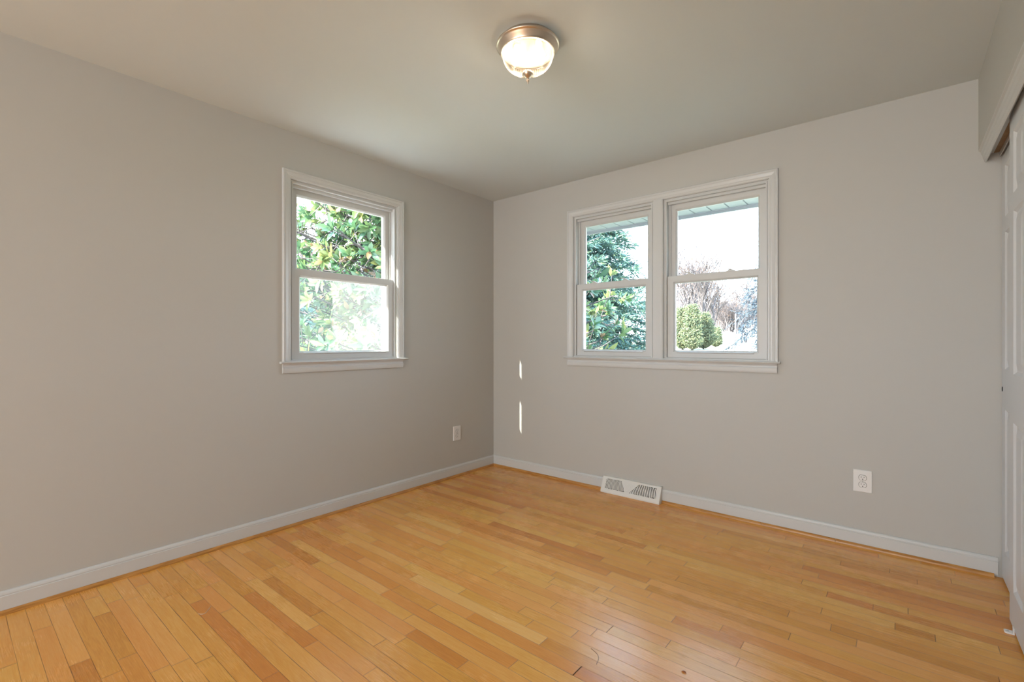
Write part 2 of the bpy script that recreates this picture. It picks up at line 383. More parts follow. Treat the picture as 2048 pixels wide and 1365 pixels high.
def lock(T, u, z, w, parent):
    m = MB()
    prof = [(-.030, 0), (.030, 0), (.026, .004), (.014, .008), (.010, .012), (-.010, .012), (-.016, .008), (-.028, .004)]
    m.sweep([[T(u+a, w-.006, z+b) for a, b in prof], [T(u+a, w+.014, z+b) for a, b in prof]])
    m.sweep([[T(u+a, w-.010, z+b) for a, b in ((-.004,.010),(.006,.010),(.004,.017),(-.034,.021),(-.036,.017),(-.012,.012))], [T(u+a, w+.000, z+b) for a, b in ((-.004,.010),(.006,.010),(.004,.017),(-.034,.021),(-.036,.017),(-.012,.012))]])
    o = m.build('sash_lock', M['vinyl'], parent, bevel=.0008); return o
def unit(T, a, b, parent, locks):
    zb, zt = LW[2], LW[3]
    m = MB()
    # vinyl master frame with stepped stops
    ring_frame(m, T, a, b, zb, zt, [(0, .010), (.010, .010), (.012, .006), (.020, .006), (.020, .050), (.034, .050), (.034, .054), (.020, .054), (.020, .090), (.030, .090), (.030, .12), (0, .12)], top=1.0, bot=.55)
    # head filler seen above the upper sash
    m.box((a+.018, .030, zt-.036), (b-.018, .090, zt-.001), T)
    # balance grooves on the side jambs
    for u in (a+.0205, b-.0205):
        m.box((u-.0015, .070, zb+.02), (u+.0015, .074, zt-.03), T)
    # sloped sill
    m.sweep([[T(u, w, z) for w, z in ((.002, zb-.012), (.002, zb+.012), (.013, zb+.018), (.12, zb+.008), (.12, zb-.012))] for u in (a, b)])
    m.build('window_frame', M['vinyl'], parent)
    us = sash('upper_sash', T, a+.0225, b-.0225, 1.560, 2.124, .058, .086, .0525, parent, M['glass'], .075)
    ls = sash('lower_sash', T, a+.0225, b-.0225, 1.029, 1.603, .018, .049, .0520, parent, M['glass'], .035)
    if locks:
        w_ = b-a
        for k in (.27, .66): lock(T, a+w_*k, 1.603, .022, ls)
    # finger rail under the lower glass
    f = MB(); f.sweep([[T(u, w, z) for w, z in ((.018, 1.062), (.011, 1.066), (.010, 1.070), (.018, 1.074))] for u in (a+.09, b-.09)]); f.build('finger_rail', M['vinyl'], ls)
def window(name, T, a, b, mull, label, ua, ub):
    root = empty(name); struct(root, label)
    zt, zb = 2.203, 1.020
    m = MB(); u_casing(m, T, a, b, zb, zt, CAS)
    # wood reveal between casing and frame
    for u0, u1 in ((a+.0515, a+.0535), (b-.0535, b-.0515)): m.box((u0-.004, -.001, zb), (u1, .012, 2.151), T)
    m.box((a+.05, -.001, 2.1495), (b-.05, .012, 2.156), T)
    m.build('casing', M['trim'], root)
    if mull:
        m = MB(); m.box((mull[0]+.004, -.012, zb), (mull[1]-.004, .012, 2.153), T); m.box((mull[0], -.008, zb), (mull[1], .12, 2.153), T); m.build('mullion', M['trim'], root)
    m = MB(); m.sweep([[T(u, w, z) for w, z in ((.02, 1.006), (-.022, 1.006), (-.0265, 1.008), (-.030, 1.013), (-.0265, 1.018), (-.022, 1.020), (.02, 1.020))] for u in (a-ua, b+ub)]); m.build('sill_stool', M['trim'], root)
    m = MB(); m.sweep([[T(u, -p, z) for p, z in ((0, 1.007), (.020, 1.007), (.017, 1.001), (.011, .996), (.009, .989), (.009, .984), (.014, .982), (.0165, .978), (.0155, .960), (.013, .950), (.010, .947), (0, .947))] for u in (a+.001, b-.006)]); m.build('apron', M['trim'], root)
    return root
w1 = window('window_1', TLf, -1.938, -1.033, None, 'single double-hung window with white casing on the left wall', .015, .032)
unit(TLf, LW[0], LW[1], w1, False)
m = MB(); m.box((LW[0]+.022, .1045, 1.030), (LW[1]-.022, .1052, 1.585), TLf)
scr = m.build('insect_screen', M['screen'], w1)
m = MB(); ring_frame(m, TLf, LW[0]+.012, LW[1]-.012, 1.022, 1.60, [(0, .098), (.016, .098), (.016, .110), (0, .110)]); m.build('screen_frame', M['vinyl'], w1)
w2 = window('window_2', TBk, .815, 2.336, (1.541, 1.614), 'wide twin double-hung window with white casing on the back wall', .028, .012)
unit(TBk, BW[0], 1.541, w2, True)
unit(TBk, 1.614, BW[1], w2, True)

# ------------------------------------------------------------------ closet header trim, tracks, doors
m = MB()
pr = [(3.2085,2.084), (3.2095,2.082), (3.2165,2.077), (3.219,2.066), (3.2225,2.060), (3.2245,2.044), (3.228,2.038), (3.2305,2.026), (3.234,2.022), (3.239,2.026), (3.239,2.062), (3.262,2.062), (3.262,2.084)]
m.sweep([[(x, y, z) for x, z in pr] for y in (-1.30, -.001)])
struct(m.build('trim_3', M['trim']), 'white moulded casing along the top of the closet opening')
m = MB(); m.box((3.2395, -1.30, 2.0625), (3.36, -.001, 2.083)); m.box((3.262, -1.30, 2.084), (3.44, -.001, 2.20))
struct(m.build('trim_4', M['rawwood']), 'raw wood closet header above the sliding door track')
m = MB(); m.box((3.2815, -1.30, 2.040), (3.2855, -.001, 2.0620)); m.box((3.2855, -1.30, 2.058), (3.33, -.001, 2.0620)); m.box((3.3265, -1.3, 2.042), (3.330, -.001, 2.058))
struct(m.build('trim_5', M['trim']), 'white metal sliding door track under the closet header')
def six_panel(name, x0, x1, y1, width, z0, z1, label):
    """face at x0 (towards room), leading edge y1, extends to y1-width"""
    root = empty(name, (0,0,0)); struct(root, label)
    st, mul = .082, .09; pw = (width-2*st-mul)/2
    cols = [(y1-st-pw, y1-st), (y1-width+st, y1-width+st+pw)]
    rows = [(.153,.822), (1.012,1.660), (1.729,1.973)]
    m = MB()
    ys = sorted([y1, y1-width] + [q for c in cols for q in c]); zs = [z0] + [q for r in rows for q in r] + [z1]
    for i in range(len(ys)-1):
        for j in range(len(zs)-1):
            c = (ys[i], ys[i+1]); isP = any(abs(c[0]-k[0]) < 1e-6 for k in cols) and j % 2 == 1
            if not isP: m.box((x0, ys[i], zs[j]), (x1, ys[i+1], zs[j+1]))
    o = m.build('door_slab', M['door'], root)
    for c in cols:
        for r in rows:
            p = MB(); a, b = c; z0_, z1_ = r
            def rect(d, x): return [(x, a+d, z0_+d), (x, b-d, z0_+d), (x, b-d, z1_-d), (x, a+d, z1_-d)]
            seq = [rect(0, x0), rect(.005, x0+.004), rect(.012, x0+.009), rect(.018, x0+.009), rect(.044, x0+.0025), rect(.046, x0+.002)]
            n = 4; vs = [q for s in seq for q in s]; fs = []
            for i in range(len(seq)-1):
                for k in range(4): fs.append((i*4+k, i*4+(k+1)%4, (i+1)*4+(k+1)%4, (i+1)*4+k))
            fs.append(tuple((len(seq)-1)*4+k for k in range(4)))
            vs += rect(0, x1-.002); e = len(seq)*4
            for k in range(4): fs.append((k, e+k, e+(k+1)%4, (k+1)%4))
            fs.append((e+3, e+2, e+1, e))
            p.add(vs, fs); p.build('raised_panel', M['door'], root)
    return root
d1 = six_panel('door_1', 3.254, 3.279, -.494, .62, .012, 2.056, 'white six-panel sliding closet door in front')
d2 = six_panel('door_2', 3.290, 3.315, -.004, .62, .012, 2.032, 'white six-panel sliding closet door behind the front one')
m = MB(); m.lathe([(0, 0), (.009, 0), (.011, -.001), (.011, -.004), (.008, -.004), (.007, .006), (0, .006)], n=20)
fp = m.build('finger_pull', M['dark'], d2); fp.rotation_euler = (0, math.radians(90), 0); fp.location = (3.2915, -.024, .915); fp.scale = (1.0, .6, 1)
# floor guide clip
g = empty('door_guide', (3.242, -.598, 0), label='small white sliding door floor guide at the foot of the closet door', cat='door guide')
m = MB(); prof = [(-.016+.0, -.010), (-.012,-.013), (.012, -.013), (.012, .013), (-.012, .013), (-.016, .010)]
m.sweep([[(x, y, z) for x, y in prof] for z in (0, .006)]); m.build('base_plate', M['plate'], g, bevel=.001)
m = MB(); m.box((.008, -.012, .006), (.0115, .012, .024)); m.build('upright_fin', M['plate'], g)
m = MB(); m.lathe([(0, .0075), (.0035, .0075), (.0045, .006)], c=(-.006, 0, 0), n=12); m.build('screw', M['steel'], g)

# ------------------------------------------------------------------ outlets
def outlet(loc, rz, label):
    """plate in local x (width) z (height), facing local -y"""
    r = empty('wall_outlet', loc, rz, label, 'outlet')
    w, h = .0425, .061
    m = MB()
    sec = [(1.0, 0), (1.0, .0025), (.965, .0052), (.93, .0060)]
    rings = []
    for k, y in sec:
        rings.append([(-w*k, -y, -h*k if k == 1 else -(h-w*(1-k))), (w*k, -y, -h*k if k == 1 else -(h-w*(1-k))), (w*k, -y, h*k if k == 1 else h-w*(1-k)), (-w*k, -y, h*k if k == 1 else h-w*(1-k))])
    m.sweep(rings, caps=True); m.build('cover_plate', M['plate'], r, bevel=.0008)
    for s in (-1, 1):
        cz = s*.0195; q = MB(); n = 32; out = []
        for k in range(n):
            a = 2*math.pi*k/n; x = .0172*math.cos(a); z = max(-.0142, min(.0142, .0172*math.sin(a))); out.append((x, z))
        q.sweep([[(x*f, y, cz+z*f) for x, z in out] for f, y in ((1, -.0055), (1, -.0080), (.95, -.0085))])
        rc = q.build('receptacle', M['plate'], r)
        t = MB(); t.sweep([[(x*1.09, y, cz+z*1.10) for x, z in out] for y in (-.0058, -.0063)]); t.build('reveal_gap', M['duct'], rc)
        for x, hh in ((-.0064, .0042), (.0064, .0034)):
            t = MB(); t.box((x-.0011, -.0088, cz+.0035-hh), (x+.0011, -.0082, cz+.0035+hh)); t.build('slot', M['dark'], rc)
        t = MB(); t.sweep([[(.0026*math.cos(a), y, cz-.0078+.0026*math.sin(a)) for a in [2*math.pi*k/10 for k in range(10)]] for y in (-.0082, -.0088)]); t.build('ground_hole', M['dark'], rc)
    t = MB(); t.sweep([[(.0032*f*math.cos(a), y, .0032*f*math.sin(a)) for a in [2*math.pi*k/12 for k in range(12)]] for f, y in ((1, -.0058), (1, -.0068), (.6, -.0074))]); t.build('screw', M['steel'], r)
    return r
outlet((2.7495, 0, .366), 0, 'white duplex outlet on the back wall, right of the twin window')
outlet((0, -.469, .364), math.radians(90), 'white duplex outlet on the left wall near the room corner')

# ------------------------------------------------------------------ baseboard register
def register():
    X0, X1 = 1.150, 1.610; L = X1-X0
    r = empty('baseboard_register', (X0, 0, 0), label='white baseboard heat register with fan-shaped louvers under the twin window', cat='register')
    # profile in (a = distance from wall, z)
    A0, Z0, A1, Z1 = .066, .016, .024, .108            # face bottom / top
    fl = math.hypot(A0-A1, Z1-Z0)
    def Fp(s, q, n=0):                                  # point on face, n outwards
        a = A0 + (A1-A0)*q/fl; z = Z0 + (Z1-Z0)*q/fl
        na, nz = (Z1-Z0)/fl, (A0-A1)/fl
        return (s, -(a+na*n), z+nz*n)
    Q = fl
    m = MB()
    # end caps
    cap = [(0,0), (A0+.002,0), (A0+.003,.010), (A0, Z0+.004), (A1+.002, Z1+.001), (A1-.004, Z1+.006), (0, Z1+.007)]
    for a, b in ((0, .0045), (L-.0045, L)): m.sweep([[(x, -p, z) for p, z in cap] for x in (a, b)])
    # bottom lip, top strip
    m.sweep([[(x, -p, z) for p, z in ((A0-.006,0), (A0+.002,0), (A0+.003,.008), (A0,Z0), (A0-.010,Z0+.002))] for x in (.003, L-.003)])
    m.sweep([[(x, -p, z) for p, z in ((0,Z1-.002), (A1-.004,Z1-.002), (A1,Z1), (A1-.004,Z1+.005), (0,Z1+.006))] for x in (.003, L-.003)])
    # face borders: bottom, top, left, right
    def quad(p, t=.0022): m.sweep([[Fp(s, q, 0) for s, q in p], [Fp(s, q, -t) for s, q in p]])
    bq, tq, ls, rs = .018, Q-.010, .030, L-.030
    quad([(0.003,0), (L-.003,0), (L-.003,bq), (0.003,bq)]); quad([(0.003,tq), (L-.003,tq), (L-.003,Q), (0.003,Q)])
    quad([(0.003,bq), (ls,bq), (ls+.004,tq), (0.003,tq)]); quad([(rs,bq), (L-.003,bq), (L-.003,tq), (rs-.004,tq)])
    # centre fan piece
    cl0, cl1, cr0, cr1 = .190, .158, .228, .292
    quad([(cl0,bq), (cr0,bq), (cr1,tq), (cl1,tq)])
    m.build('body', M['register'], r)
    # embossed lines on the centre piece
    e = MB()
    for k in range(9):
        f = .15 + .75*k/9; q = bq + (tq-bq)*f; a = cl0+(cl1-cl0)*f+.010; b = cr0+(cr1-cr0)*f-.010
        if b-a > .004: e.sweep([[Fp(s, q_, n) for s, q_, n in ((a,q-.0008,0),(b,q-.0008,0),(b,q+.0008,0),(a,q+.0008,0))], [Fp(s, q_, .0008) for s, q_ in ((a,q-.0004),(b,q-.0004),(b,q+.0004),(a,q+.0004))]])
    e.build('embossed_center', M['register'], r)
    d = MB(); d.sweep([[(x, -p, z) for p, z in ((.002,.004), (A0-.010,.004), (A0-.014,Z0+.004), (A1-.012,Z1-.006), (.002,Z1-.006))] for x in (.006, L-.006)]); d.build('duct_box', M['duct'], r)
    def fan(cen, inside, n, r0, dr):
        w = dr*.30; mm = MB()
        for k in range(n):
            rr = r0+k*dr; pts = []
            for i in range(61):
                a = math.radians(-5 + 100*i/60); s, q = cen[0]+rr*math.cos(a), cen[1]+rr*math.sin(a)
                if inside(s, q): pts.append((s, q))
                elif pts: break
            if len(pts) < 2: continue
            rings = []
            for (s, q) in pts:
                dx, dy = s-cen[0], q-cen[1]; l = math.hypot(dx, dy); ux, uy = dx/l*w, dy/l*w
                rings.append([Fp(s-ux, q-uy, -.0002), Fp(s+ux, q+uy, -.0002), Fp(s+ux, q+uy, -.0035), Fp(s-ux, q-uy, -.0035)])
            mm.sweep(rings)
        return mm
    def inL(s, q):
        f = (q-bq)/(tq-bq); return -.02 < f < 1.02 and s > ls-.002 and s < cl0+(cl1-cl0)*f+.002
    def inR(s, q):
        f = (q-bq)/(tq-bq); return -.02 < f < 1.02 and s < rs+.002 and s > cr0+(cr1-cr0)*f-.002
    fan((-.09, -.025), inL, 34, .09, .0100).build('louver', M['register'], r)
    fan((.13, -.035), inR, 30, .05, .0125).build('louver', M['register'], r)
register()

# ------------------------------------------------------------------ ceiling light
def lamp():
    c = Vector((1.672, -1.655, H))
    r = empty('ceiling_light', c, label='flush-mount ceiling light with ribbed glass bowl and brushed nickel ring', cat='ceiling light')
    m = MB(); m.lathe([(0,-.001), (.108,-.001), (.114,-.004), (.119,-.014), (.129,-.0215), (.1345,-.024), (.1357,-.027), (.1345,-.0305), (.131,-.032), (.128,-.036), (.124,-.044), (.117,-.052), (.1155,-.056), (.1145,-.059), (.106,-.059), (.104,-.050), (.06,-.012), (0,-.012)], n=96)
    m.build('metal_pan', M['nickel'], r)
    m = MB(); m.lathe([(.110,-.058), (.1145,-.062), (.1150,-.066), (.110,-.069)], n=96); m.build('glass_rim', M['lampglass'], r)
    prof = []
    for i in range(15):
        a = i/14*math.pi/2; prof.append((.109*math.cos(a)**.95+.0005, -.064-.082*math.sin(a)))
    m = MB(); m.lathe(prof, n=128, rib=-.042, smooth=False); gb = m.build('glass_bowl', M['lampglass'], r)
    m = MB(); m.lathe([(0,-.138), (.020,-.139), (.0235,-.143), (.0225,-.150), (.015,-.160), (.007,-.165), (.004,-.168), (.004,-.171), (.0075,-.174), (.0075,-.178), (.003,-.181), (.0025,-.184), (.0035,-.187), (0,-.191)], n=32)
    m.build('finial', M['nickel'], r)
    em = bpy.data.materials.new('lit_bulb'); em.use_nodes = True; n = em.node_tree; n.nodes.clear(); o_ = n.nodes.new('ShaderNodeOutputMaterial'); e_ = n.nodes.new('ShaderNodeEmission')
    e_.inputs[0].default_value = (1.0, .89, .75, 1); e_.inputs[1].default_value = BULB; n.links.new(e_.outputs[0], o_.inputs[0])
    for s in (-1, 1):
        d = Vector((math.cos(.35), math.sin(.35), 0))*s
        m = MB(); b = [(0,.052), (.010,.050), (.012,.040), (.020,.026), (.027,.010), (.028,-.002), (.023,-.016), (.012,-.024), (0,-.026)]
        m.lathe(b, n=24); o = m.build('bulb', em, r); o.location = d*.050 + Vector((0,0,-.075)); o.rotation_euler = (0, 0, 0); o.scale = (.85,.85,.85)
        m = MB(); m.lathe([(0,.0), (.014,.0), (.014,-.03), (0,-.03)], c=tuple(d*.050+Vector((0,0,-.0125))), n=20); m.build('socket', M['plate'], r)
BULB = 100.0
lamp()

# ------------------------------------------------------------------ floor debris
m = MB(); p0 = at(1368, 1, 683); u = (1368-CX)/FPX; t = HC/((1346-CY)/FPX); q = CAM+t*(FW+u*RT)
m.sweep([[(q.x+a*.001, q.y+b*.001, .0008+c*.001) for a, b, c in ((-9,0,0),(-3,5,1),(4,3,3),(9,-2,1),(3,-4,2),(-4,-2,4))], [(q.x+a*.001, q.y+b*.001, .0015+c*.001) for a, b, c in ((-9,0,0),(-3,5,1),(4,3,3),(9,-2,1),(3,-4,2),(-4,-2,4))]])
tag(m.build('dried_leaf', new_mat('dry_leaf', (.33,.10,.03), .7)), 'tiny curled brown leaf scrap on the floor boards', 'leaf')
def strand(name, pxs, rad, mat, label, cat):
    pts = []
    for i, (px, py) in enumerate(pxs):
        u = (px-CX)/FPX; t = HC/((py-CY)/FPX); p = CAM+t*(FW+u*RT); pts.append((p.x, p.y, rad*1.1))
    fine = []
    for i in range(len(pts)-1):
        p0, p1, p2, p3 = [Vector(pts[max(0, min(len(pts)-1, k))]) for k in (i-1, i, i+1, i+2)]
        for s in range(6):
            tt = s/6; fine.append(.5*((2*p1)+(-p0+p2)*tt+(2*p0-5*p1+4*p2-p3)*tt*tt+(-p0+3*p1-3*p2+p3)*tt**3))
    fine.append(Vector(pts[-1]))
    m = MB(); m.tube(fine, rad, 5); tag(m.build(name, mat), label, cat)
strand('hair_strand', [(1182,1298),(1194,1309),(1197,1318),(1193,1330)], .0006, new_mat('dark_fibre', (.10,.06,.03), .6), 'thin dark curled hair strand lying on the floor boards', 'hair')
strand('thread', [(396,1229),(407,1229),(415,1223),(422,1213)], .0007, new_mat('pale_fibre', (.8,.74,.62), .6), 'short pale curved thread lying on the floor near the left wall', 'thread')

# ------------------------------------------------------------------ outside: eave, ground
m = MB(); ZS = 2.212
M['soffit'] = new_mat('soffit_vinyl', (0.42, 0.45, 0.46), .5)
x = -.7; k = 0
pitch = .135
while x < 5.0:       # ribbed vented panels, groove every pitch
    m.sweep([[(x+a, y, ZS+b) for a, b in ((0,0), (pitch-.012,0), (pitch-.010,.010), (pitch,.010), (pitch,.014), (0,.014))] for y in (TB, .742)])
    x += pitch; k += 1
ev = empty('roof_eave'); struct(ev, 'white vinyl soffit and fascia of the roof overhang outside the twin window')
m.build('soffit', M['soffit'], ev)
m = MB(); m.box((-.75, .740, ZS-.004), (5.0, .752, ZS+.012)); m.box((-.75, .752, ZS-.027), (5.0, .775, ZS+.16)); m.build('fascia', new_mat('fascia_white', (.46,.46,.50), .5), ev)
m = MB(); m.sweep([[(x_, y, z) for y, z in ((.80, 2.375), (.20, 2.62), (YB-.3, 2.62), (-2.0, 3.55), (.80, 2.41))] for x_ in (-.28, 5.0)])
m.build('roof_slab', new_mat('roof_shingle', (.12,.11,.10), .9), ev)

m = MB(); m.box((-2.5, YB-1, -.62), (-.32, .1, -.50)); struct(m.build('bounce_slab', new_mat('pale_bounce', (.76,.77,.74), .8)), 'pale bounce slab added outside the left wall to brighten the ceiling')  # unseen slab, added to reflect sunlight up through the left window
gm = new_mat('lawn', (.5,.5,.4), .9); mottle(gm, (.22,.21,.13), (.34,.31,.22), .35, 5)
def gz(x, y):
    d = math.hypot(x-1.5, y+1.5); return -.55 + 1.6*(1-math.exp(-max(0, d-6)/32))
def ground():
    n = 70; vs = []; fs = []
    X = np.linspace(-110, 60, n); Y = np.linspace(-60, 140, n)
    for y in Y:
        for x in X: vs.append((x, y, gz(x, y)))
    for j in range(n-1):
        for i in range(n-1): fs.append((j*n+i, j*n+i+1, (j+1)*n+i+1, (j+1)*n+i))
    m = MB(); m.add(vs, fs, True); o = m.build('lawn_terrain', gm, recalc=False); struct(o)
ground()

# ------------------------------------------------------------------ plants
M['bark'] = new_mat('grey_bark', (.30,.26,.23), .9); mottle(M['bark'], (.055,.045,.045), (.11,.09,.09), 12)
M['pale_bark'] = new_mat('pale_bark', (.5,.45,.42), .9); mottle(M['pale_bark'], (.08,.07,.075), (.15,.13,.13), 6)
M['magnolia'] = tint_mat('magnolia_leaf', [(0, (.035,.09,.05)), (.35, (.07,.145,.065)), (.62, (.15,.21,.08)), (.80, (.25,.26,.09)), (.9, (.28,.18,.10)), (1, (.35,.24,.16))], .28, .7, .35)
M['spruce'] = tint_mat('spruce_needles', [(0, (.045,.095,.10)), (.5, (.085,.16,.135)), (.8, (.14,.22,.14)), (1, (.23,.30,.15))], .7, .2, .15)
M['bluespruce'] = tint_mat('blue_needles', [(0, (.03,.045,.06)), (1, (.09,.12,.15))], .7, .2, .1)
M['arbor'] = tint_mat('arborvitae_sprays', [(0, (.035,.06,.045)), (.5, (.12,.15,.085)), (1, (.27,.26,.13))], .7, .2, .15)
M['dryleaf'] = tint_mat('dry_leaves', [(0, (.09,.045,.035)), (.5, (.15,.08,.05)), (1, (.17,.12,.07))], .8, .2, .2)

def leaf(mb, p, d, up, L, Wd, col, curl=.12):
    d = d.normalized(); s = d.cross(up)
    if s.length < 1e-3: s = d.cross(Vector((1, .3, .2)))
    s.normalize(); n = s.cross(d).normalized()
    prof = [(0, .04), (.22, .32), (.5, .5), (.78, .36), (1.0, .02)]
    vs = []
    for t, w in prof:
        c = p + d*L*t - n*L*curl*t*t
        vs += [c - s*Wd*w + n*Wd*w*.35, c, c + s*Wd*w + n*Wd*w*.35]
    fs = []
    for i in range(4):
        for k in (0, 1): fs.append((i*3+k, i*3+k+1, (i+1)*3+k+1, (i+1)*3+k))
    mb.add(vs, fs, True, col)
def magnolia():
    rnd = random.Random(5); base = Vector((-2.1, 1.4, 0)); base.z = gz(base.x, base.y)
    r = empty('magnolia_tree', base, label='southern magnolia tree with big glossy green leaves outside the room corner', cat='tree')
    wood = MB(); fol = MB()
    H0 = 6.0
    wood.tube([(0,0,-.1), (.05,.02,1.2), (.0,.05,2.8), (.08,0,4.4), (.05,.05,H0)], [.13,.11,.085,.05,.015], 8)
    tips = []
    for k in range(380):
        z0 = rnd.uniform(.6, H0-.9); a = rnd.uniform(0, 2*math.pi)
        rad = 2.5*math.sqrt(max(.05, 1-((z0-2.3)/4.1)**2))*rnd.uniform(.72, 1.0)
        wx, wy = base.x+rad*math.cos(a), base.y+rad*math.sin(a)
        p0 = Vector((.04, .03, z0*.92)); e = Vector((rad*math.cos(a), rad*math.sin(a), z0+rad*.18))
        mid = (p0+e)/2 + Vector((rnd.uniform(-.15,.15), rnd.uniform(-.15,.15), -.06*rad))
        if -.45 < wx and wy < .95: continue
        if wx > -1.1 and z0 > 2.45: continue
        wood.tube([p0, mid, e], [.022,.014,.006], 4, caps=False)
        for j in range(13):
            f = rnd.uniform(.38, 1.02); b = p0.lerp(mid, f*2) if f < .5 else mid.lerp(e, (f-.5)*2)
            dv = (e-p0).normalized(); off = Vector((rnd.gauss(0,1), rnd.gauss(0,1), rnd.gauss(.1,.8))).normalized()
            q = b + off*rnd.uniform(.12, .42) + dv*.06
            gx, gy = base.x+q.x, base.y+q.y
            if gx > -.42 and gy < .36+.0: continue
            if gx > -.30 and gy < 1.0: continue
            wood.tube([b, q], [.006,.004], 3, caps=False); 
            if gx > -1.2 and gy > .6 and q.z-.55 > 2.1: continue
            tips.append((q, (q-b+dv*.15).normalized()))
    for q, d in tips:
        base_t = rnd.random()
        nl = rnd.randint(6, 10); ph = rnd.uniform(0, 6.3)
        a1 = d.orthogonal().normalized(); a2 = d.cross(a1)
        for k in range(nl):
            ang = ph + 2*math.pi*k/nl*1.0; sp = rnd.uniform(.45, 1.15)
            dd = (d*math.cos(sp) + (a1*math.cos(ang)+a2*math.sin(ang))*math.sin(sp))
            t = min(1, max(0, base_t*.55 + rnd.random()*.35))
            if rnd.random() < .06: t = rnd.uniform(.86, 1.0)
            leaf(fol, q - d*rnd.uniform(0,.06), dd, d, rnd.uniform(.09,.16), rnd.uniform(.042,.062), (t, rnd.random(), 0, 1), rnd.uniform(.0,.25))
    wood.build('trunk', M['bark'], r, recalc=False); fol.build('foliage', M['magnolia'], r, recalc=False)
magnolia()
def conifer(name, pos, Ht, Rad, zlow, mat, label, nb, seed, droop=.3, tw=.14, twd=.02, density=16, up=.15, cat='tree', pw=.85, group=None, hang=.35):
    rnd = random.Random(seed)
    r = empty(name, pos, label=label, cat=cat, group=group); wood = MB(); fol = MB()
    wood.tube([(0,0,-.1), (0,0,Ht*.5), (0,0,Ht)], [Ht*.022, Ht*.013, .01], 6)
    for k in range(nb):
        f = (k+rnd.random())/nb; z0 = zlow + (Ht-zlow)*f; a = k*2.39996+rnd.uniform(-.3,.3)
        L = Rad*(1-f)**pw*rnd.uniform(.75,1.08)+.08
        d = Vector((math.cos(a), math.sin(a), 0)); pts = []
        for i in range(6):
            t = i/5; pts.append(Vector((0,0,z0)) + d*L*t + Vector((0,0, L*(up*t - droop*t*t))))
        wood.tube(pts, [.012*(1-i/6)+.003 for i in range(6)], 3, caps=False)
        n = int(density*L)+4
        for j in range(n):
            t = rnd.uniform(.12, 1.02); i = min(4, int(t*5)); p = pts[i].lerp(pts[i+1], t*5-i)
            side = d.cross(Vector((0,0,1)))*rnd.choice((-1,1))
            dd = (d*rnd.uniform(.2,1) + side*rnd.uniform(.2,1.0) + Vector((0,0,rnd.uniform(-hang*1.6, .25)))).normalized()
            l = tw*rnd.uniform(.7,1.5)
            tip = p + dd*l*1.4; g = rnd.random()
            for s in range(7):
                q = p.lerp(tip, s/6); dv = Vector((rnd.gauss(0,1), rnd.gauss(0,1), rnd.gauss(0,1))).normalized()
                e = q + (dd*.8+dv*.7)*l*.42; w = dd.cross(dv).normalized()*twd*.5
                c = (min(1,max(0,g*.6+rnd.random()*.4)),0,0,1)
                fol.add([q-w, q+w, e+w*.3, e-w*.3], [(0,1,2,3)], False, c)
    wood.build('trunk', M['bark'], r, recalc=False); fol.build('foliage', mat, r, recalc=False)
    return r
def gp(px, t, dz=0):
    p = at(px, t, z=0); p.z = gz(p.x, p.y)+dz; return p
conifer('spruce_tree', gp(1140, 12.5), 8.5, 2.5, .4, M['spruce'], 'tall green spruce tree outside, behind the magnolia', 300, 3, .25, .18, .036, 60)
conifer('blue_spruce', gp(1545, 13.5), 4.6, 1.25, 1.3, M['bluespruce'], 'blue-grey spruce with drooping branches at the far right pane', 60, 8, .75, .15, .022, 34, up=.45, hang=1.1)
for px, t, h, rd, sd_, lb in ((1365, 38, 3.3, .72, 21, 'dark green arborvitae, leftmost of the four beyond the twin window'), (1384, 37, 3.5, .66, 22, 'tall narrow yellow-green arborvitae, second from the left outside'), (1407, 39, 2.9, .85, 23, 'broad bushy arborvitae between the narrow one and the shed'), (1431, 45, 1.8, .45, 24, 'smallest arborvitae, right next to the white shed')):
    conifer('arborvitae', gp(px, t), h, rd, .0, M['arbor'], lb, 240, sd_, -.35, .17, .06, 26, up=.5, pw=.62, group='arborvitae on the lawn', hang=-.2)
for px, t, h, rd, sd_, lb in ((640, 15, 2.2, 1.5, 31, 'low evergreen shrub seen through the left wall window'), (560, 17, 3.6, 2.0, 32, 'evergreen tree behind the magnolia, seen through the left wall window'), (720, 21, 2.4, 1.6, 33, 'round evergreen bush farthest from the left wall window')):
    conifer('evergreen_shrub', gp(px, t), h, rd, .05, M['spruce'], lb, 150, sd_, -.2, .22, .08, 18, up=.4, pw=.5, cat='shrub', hang=-.1)

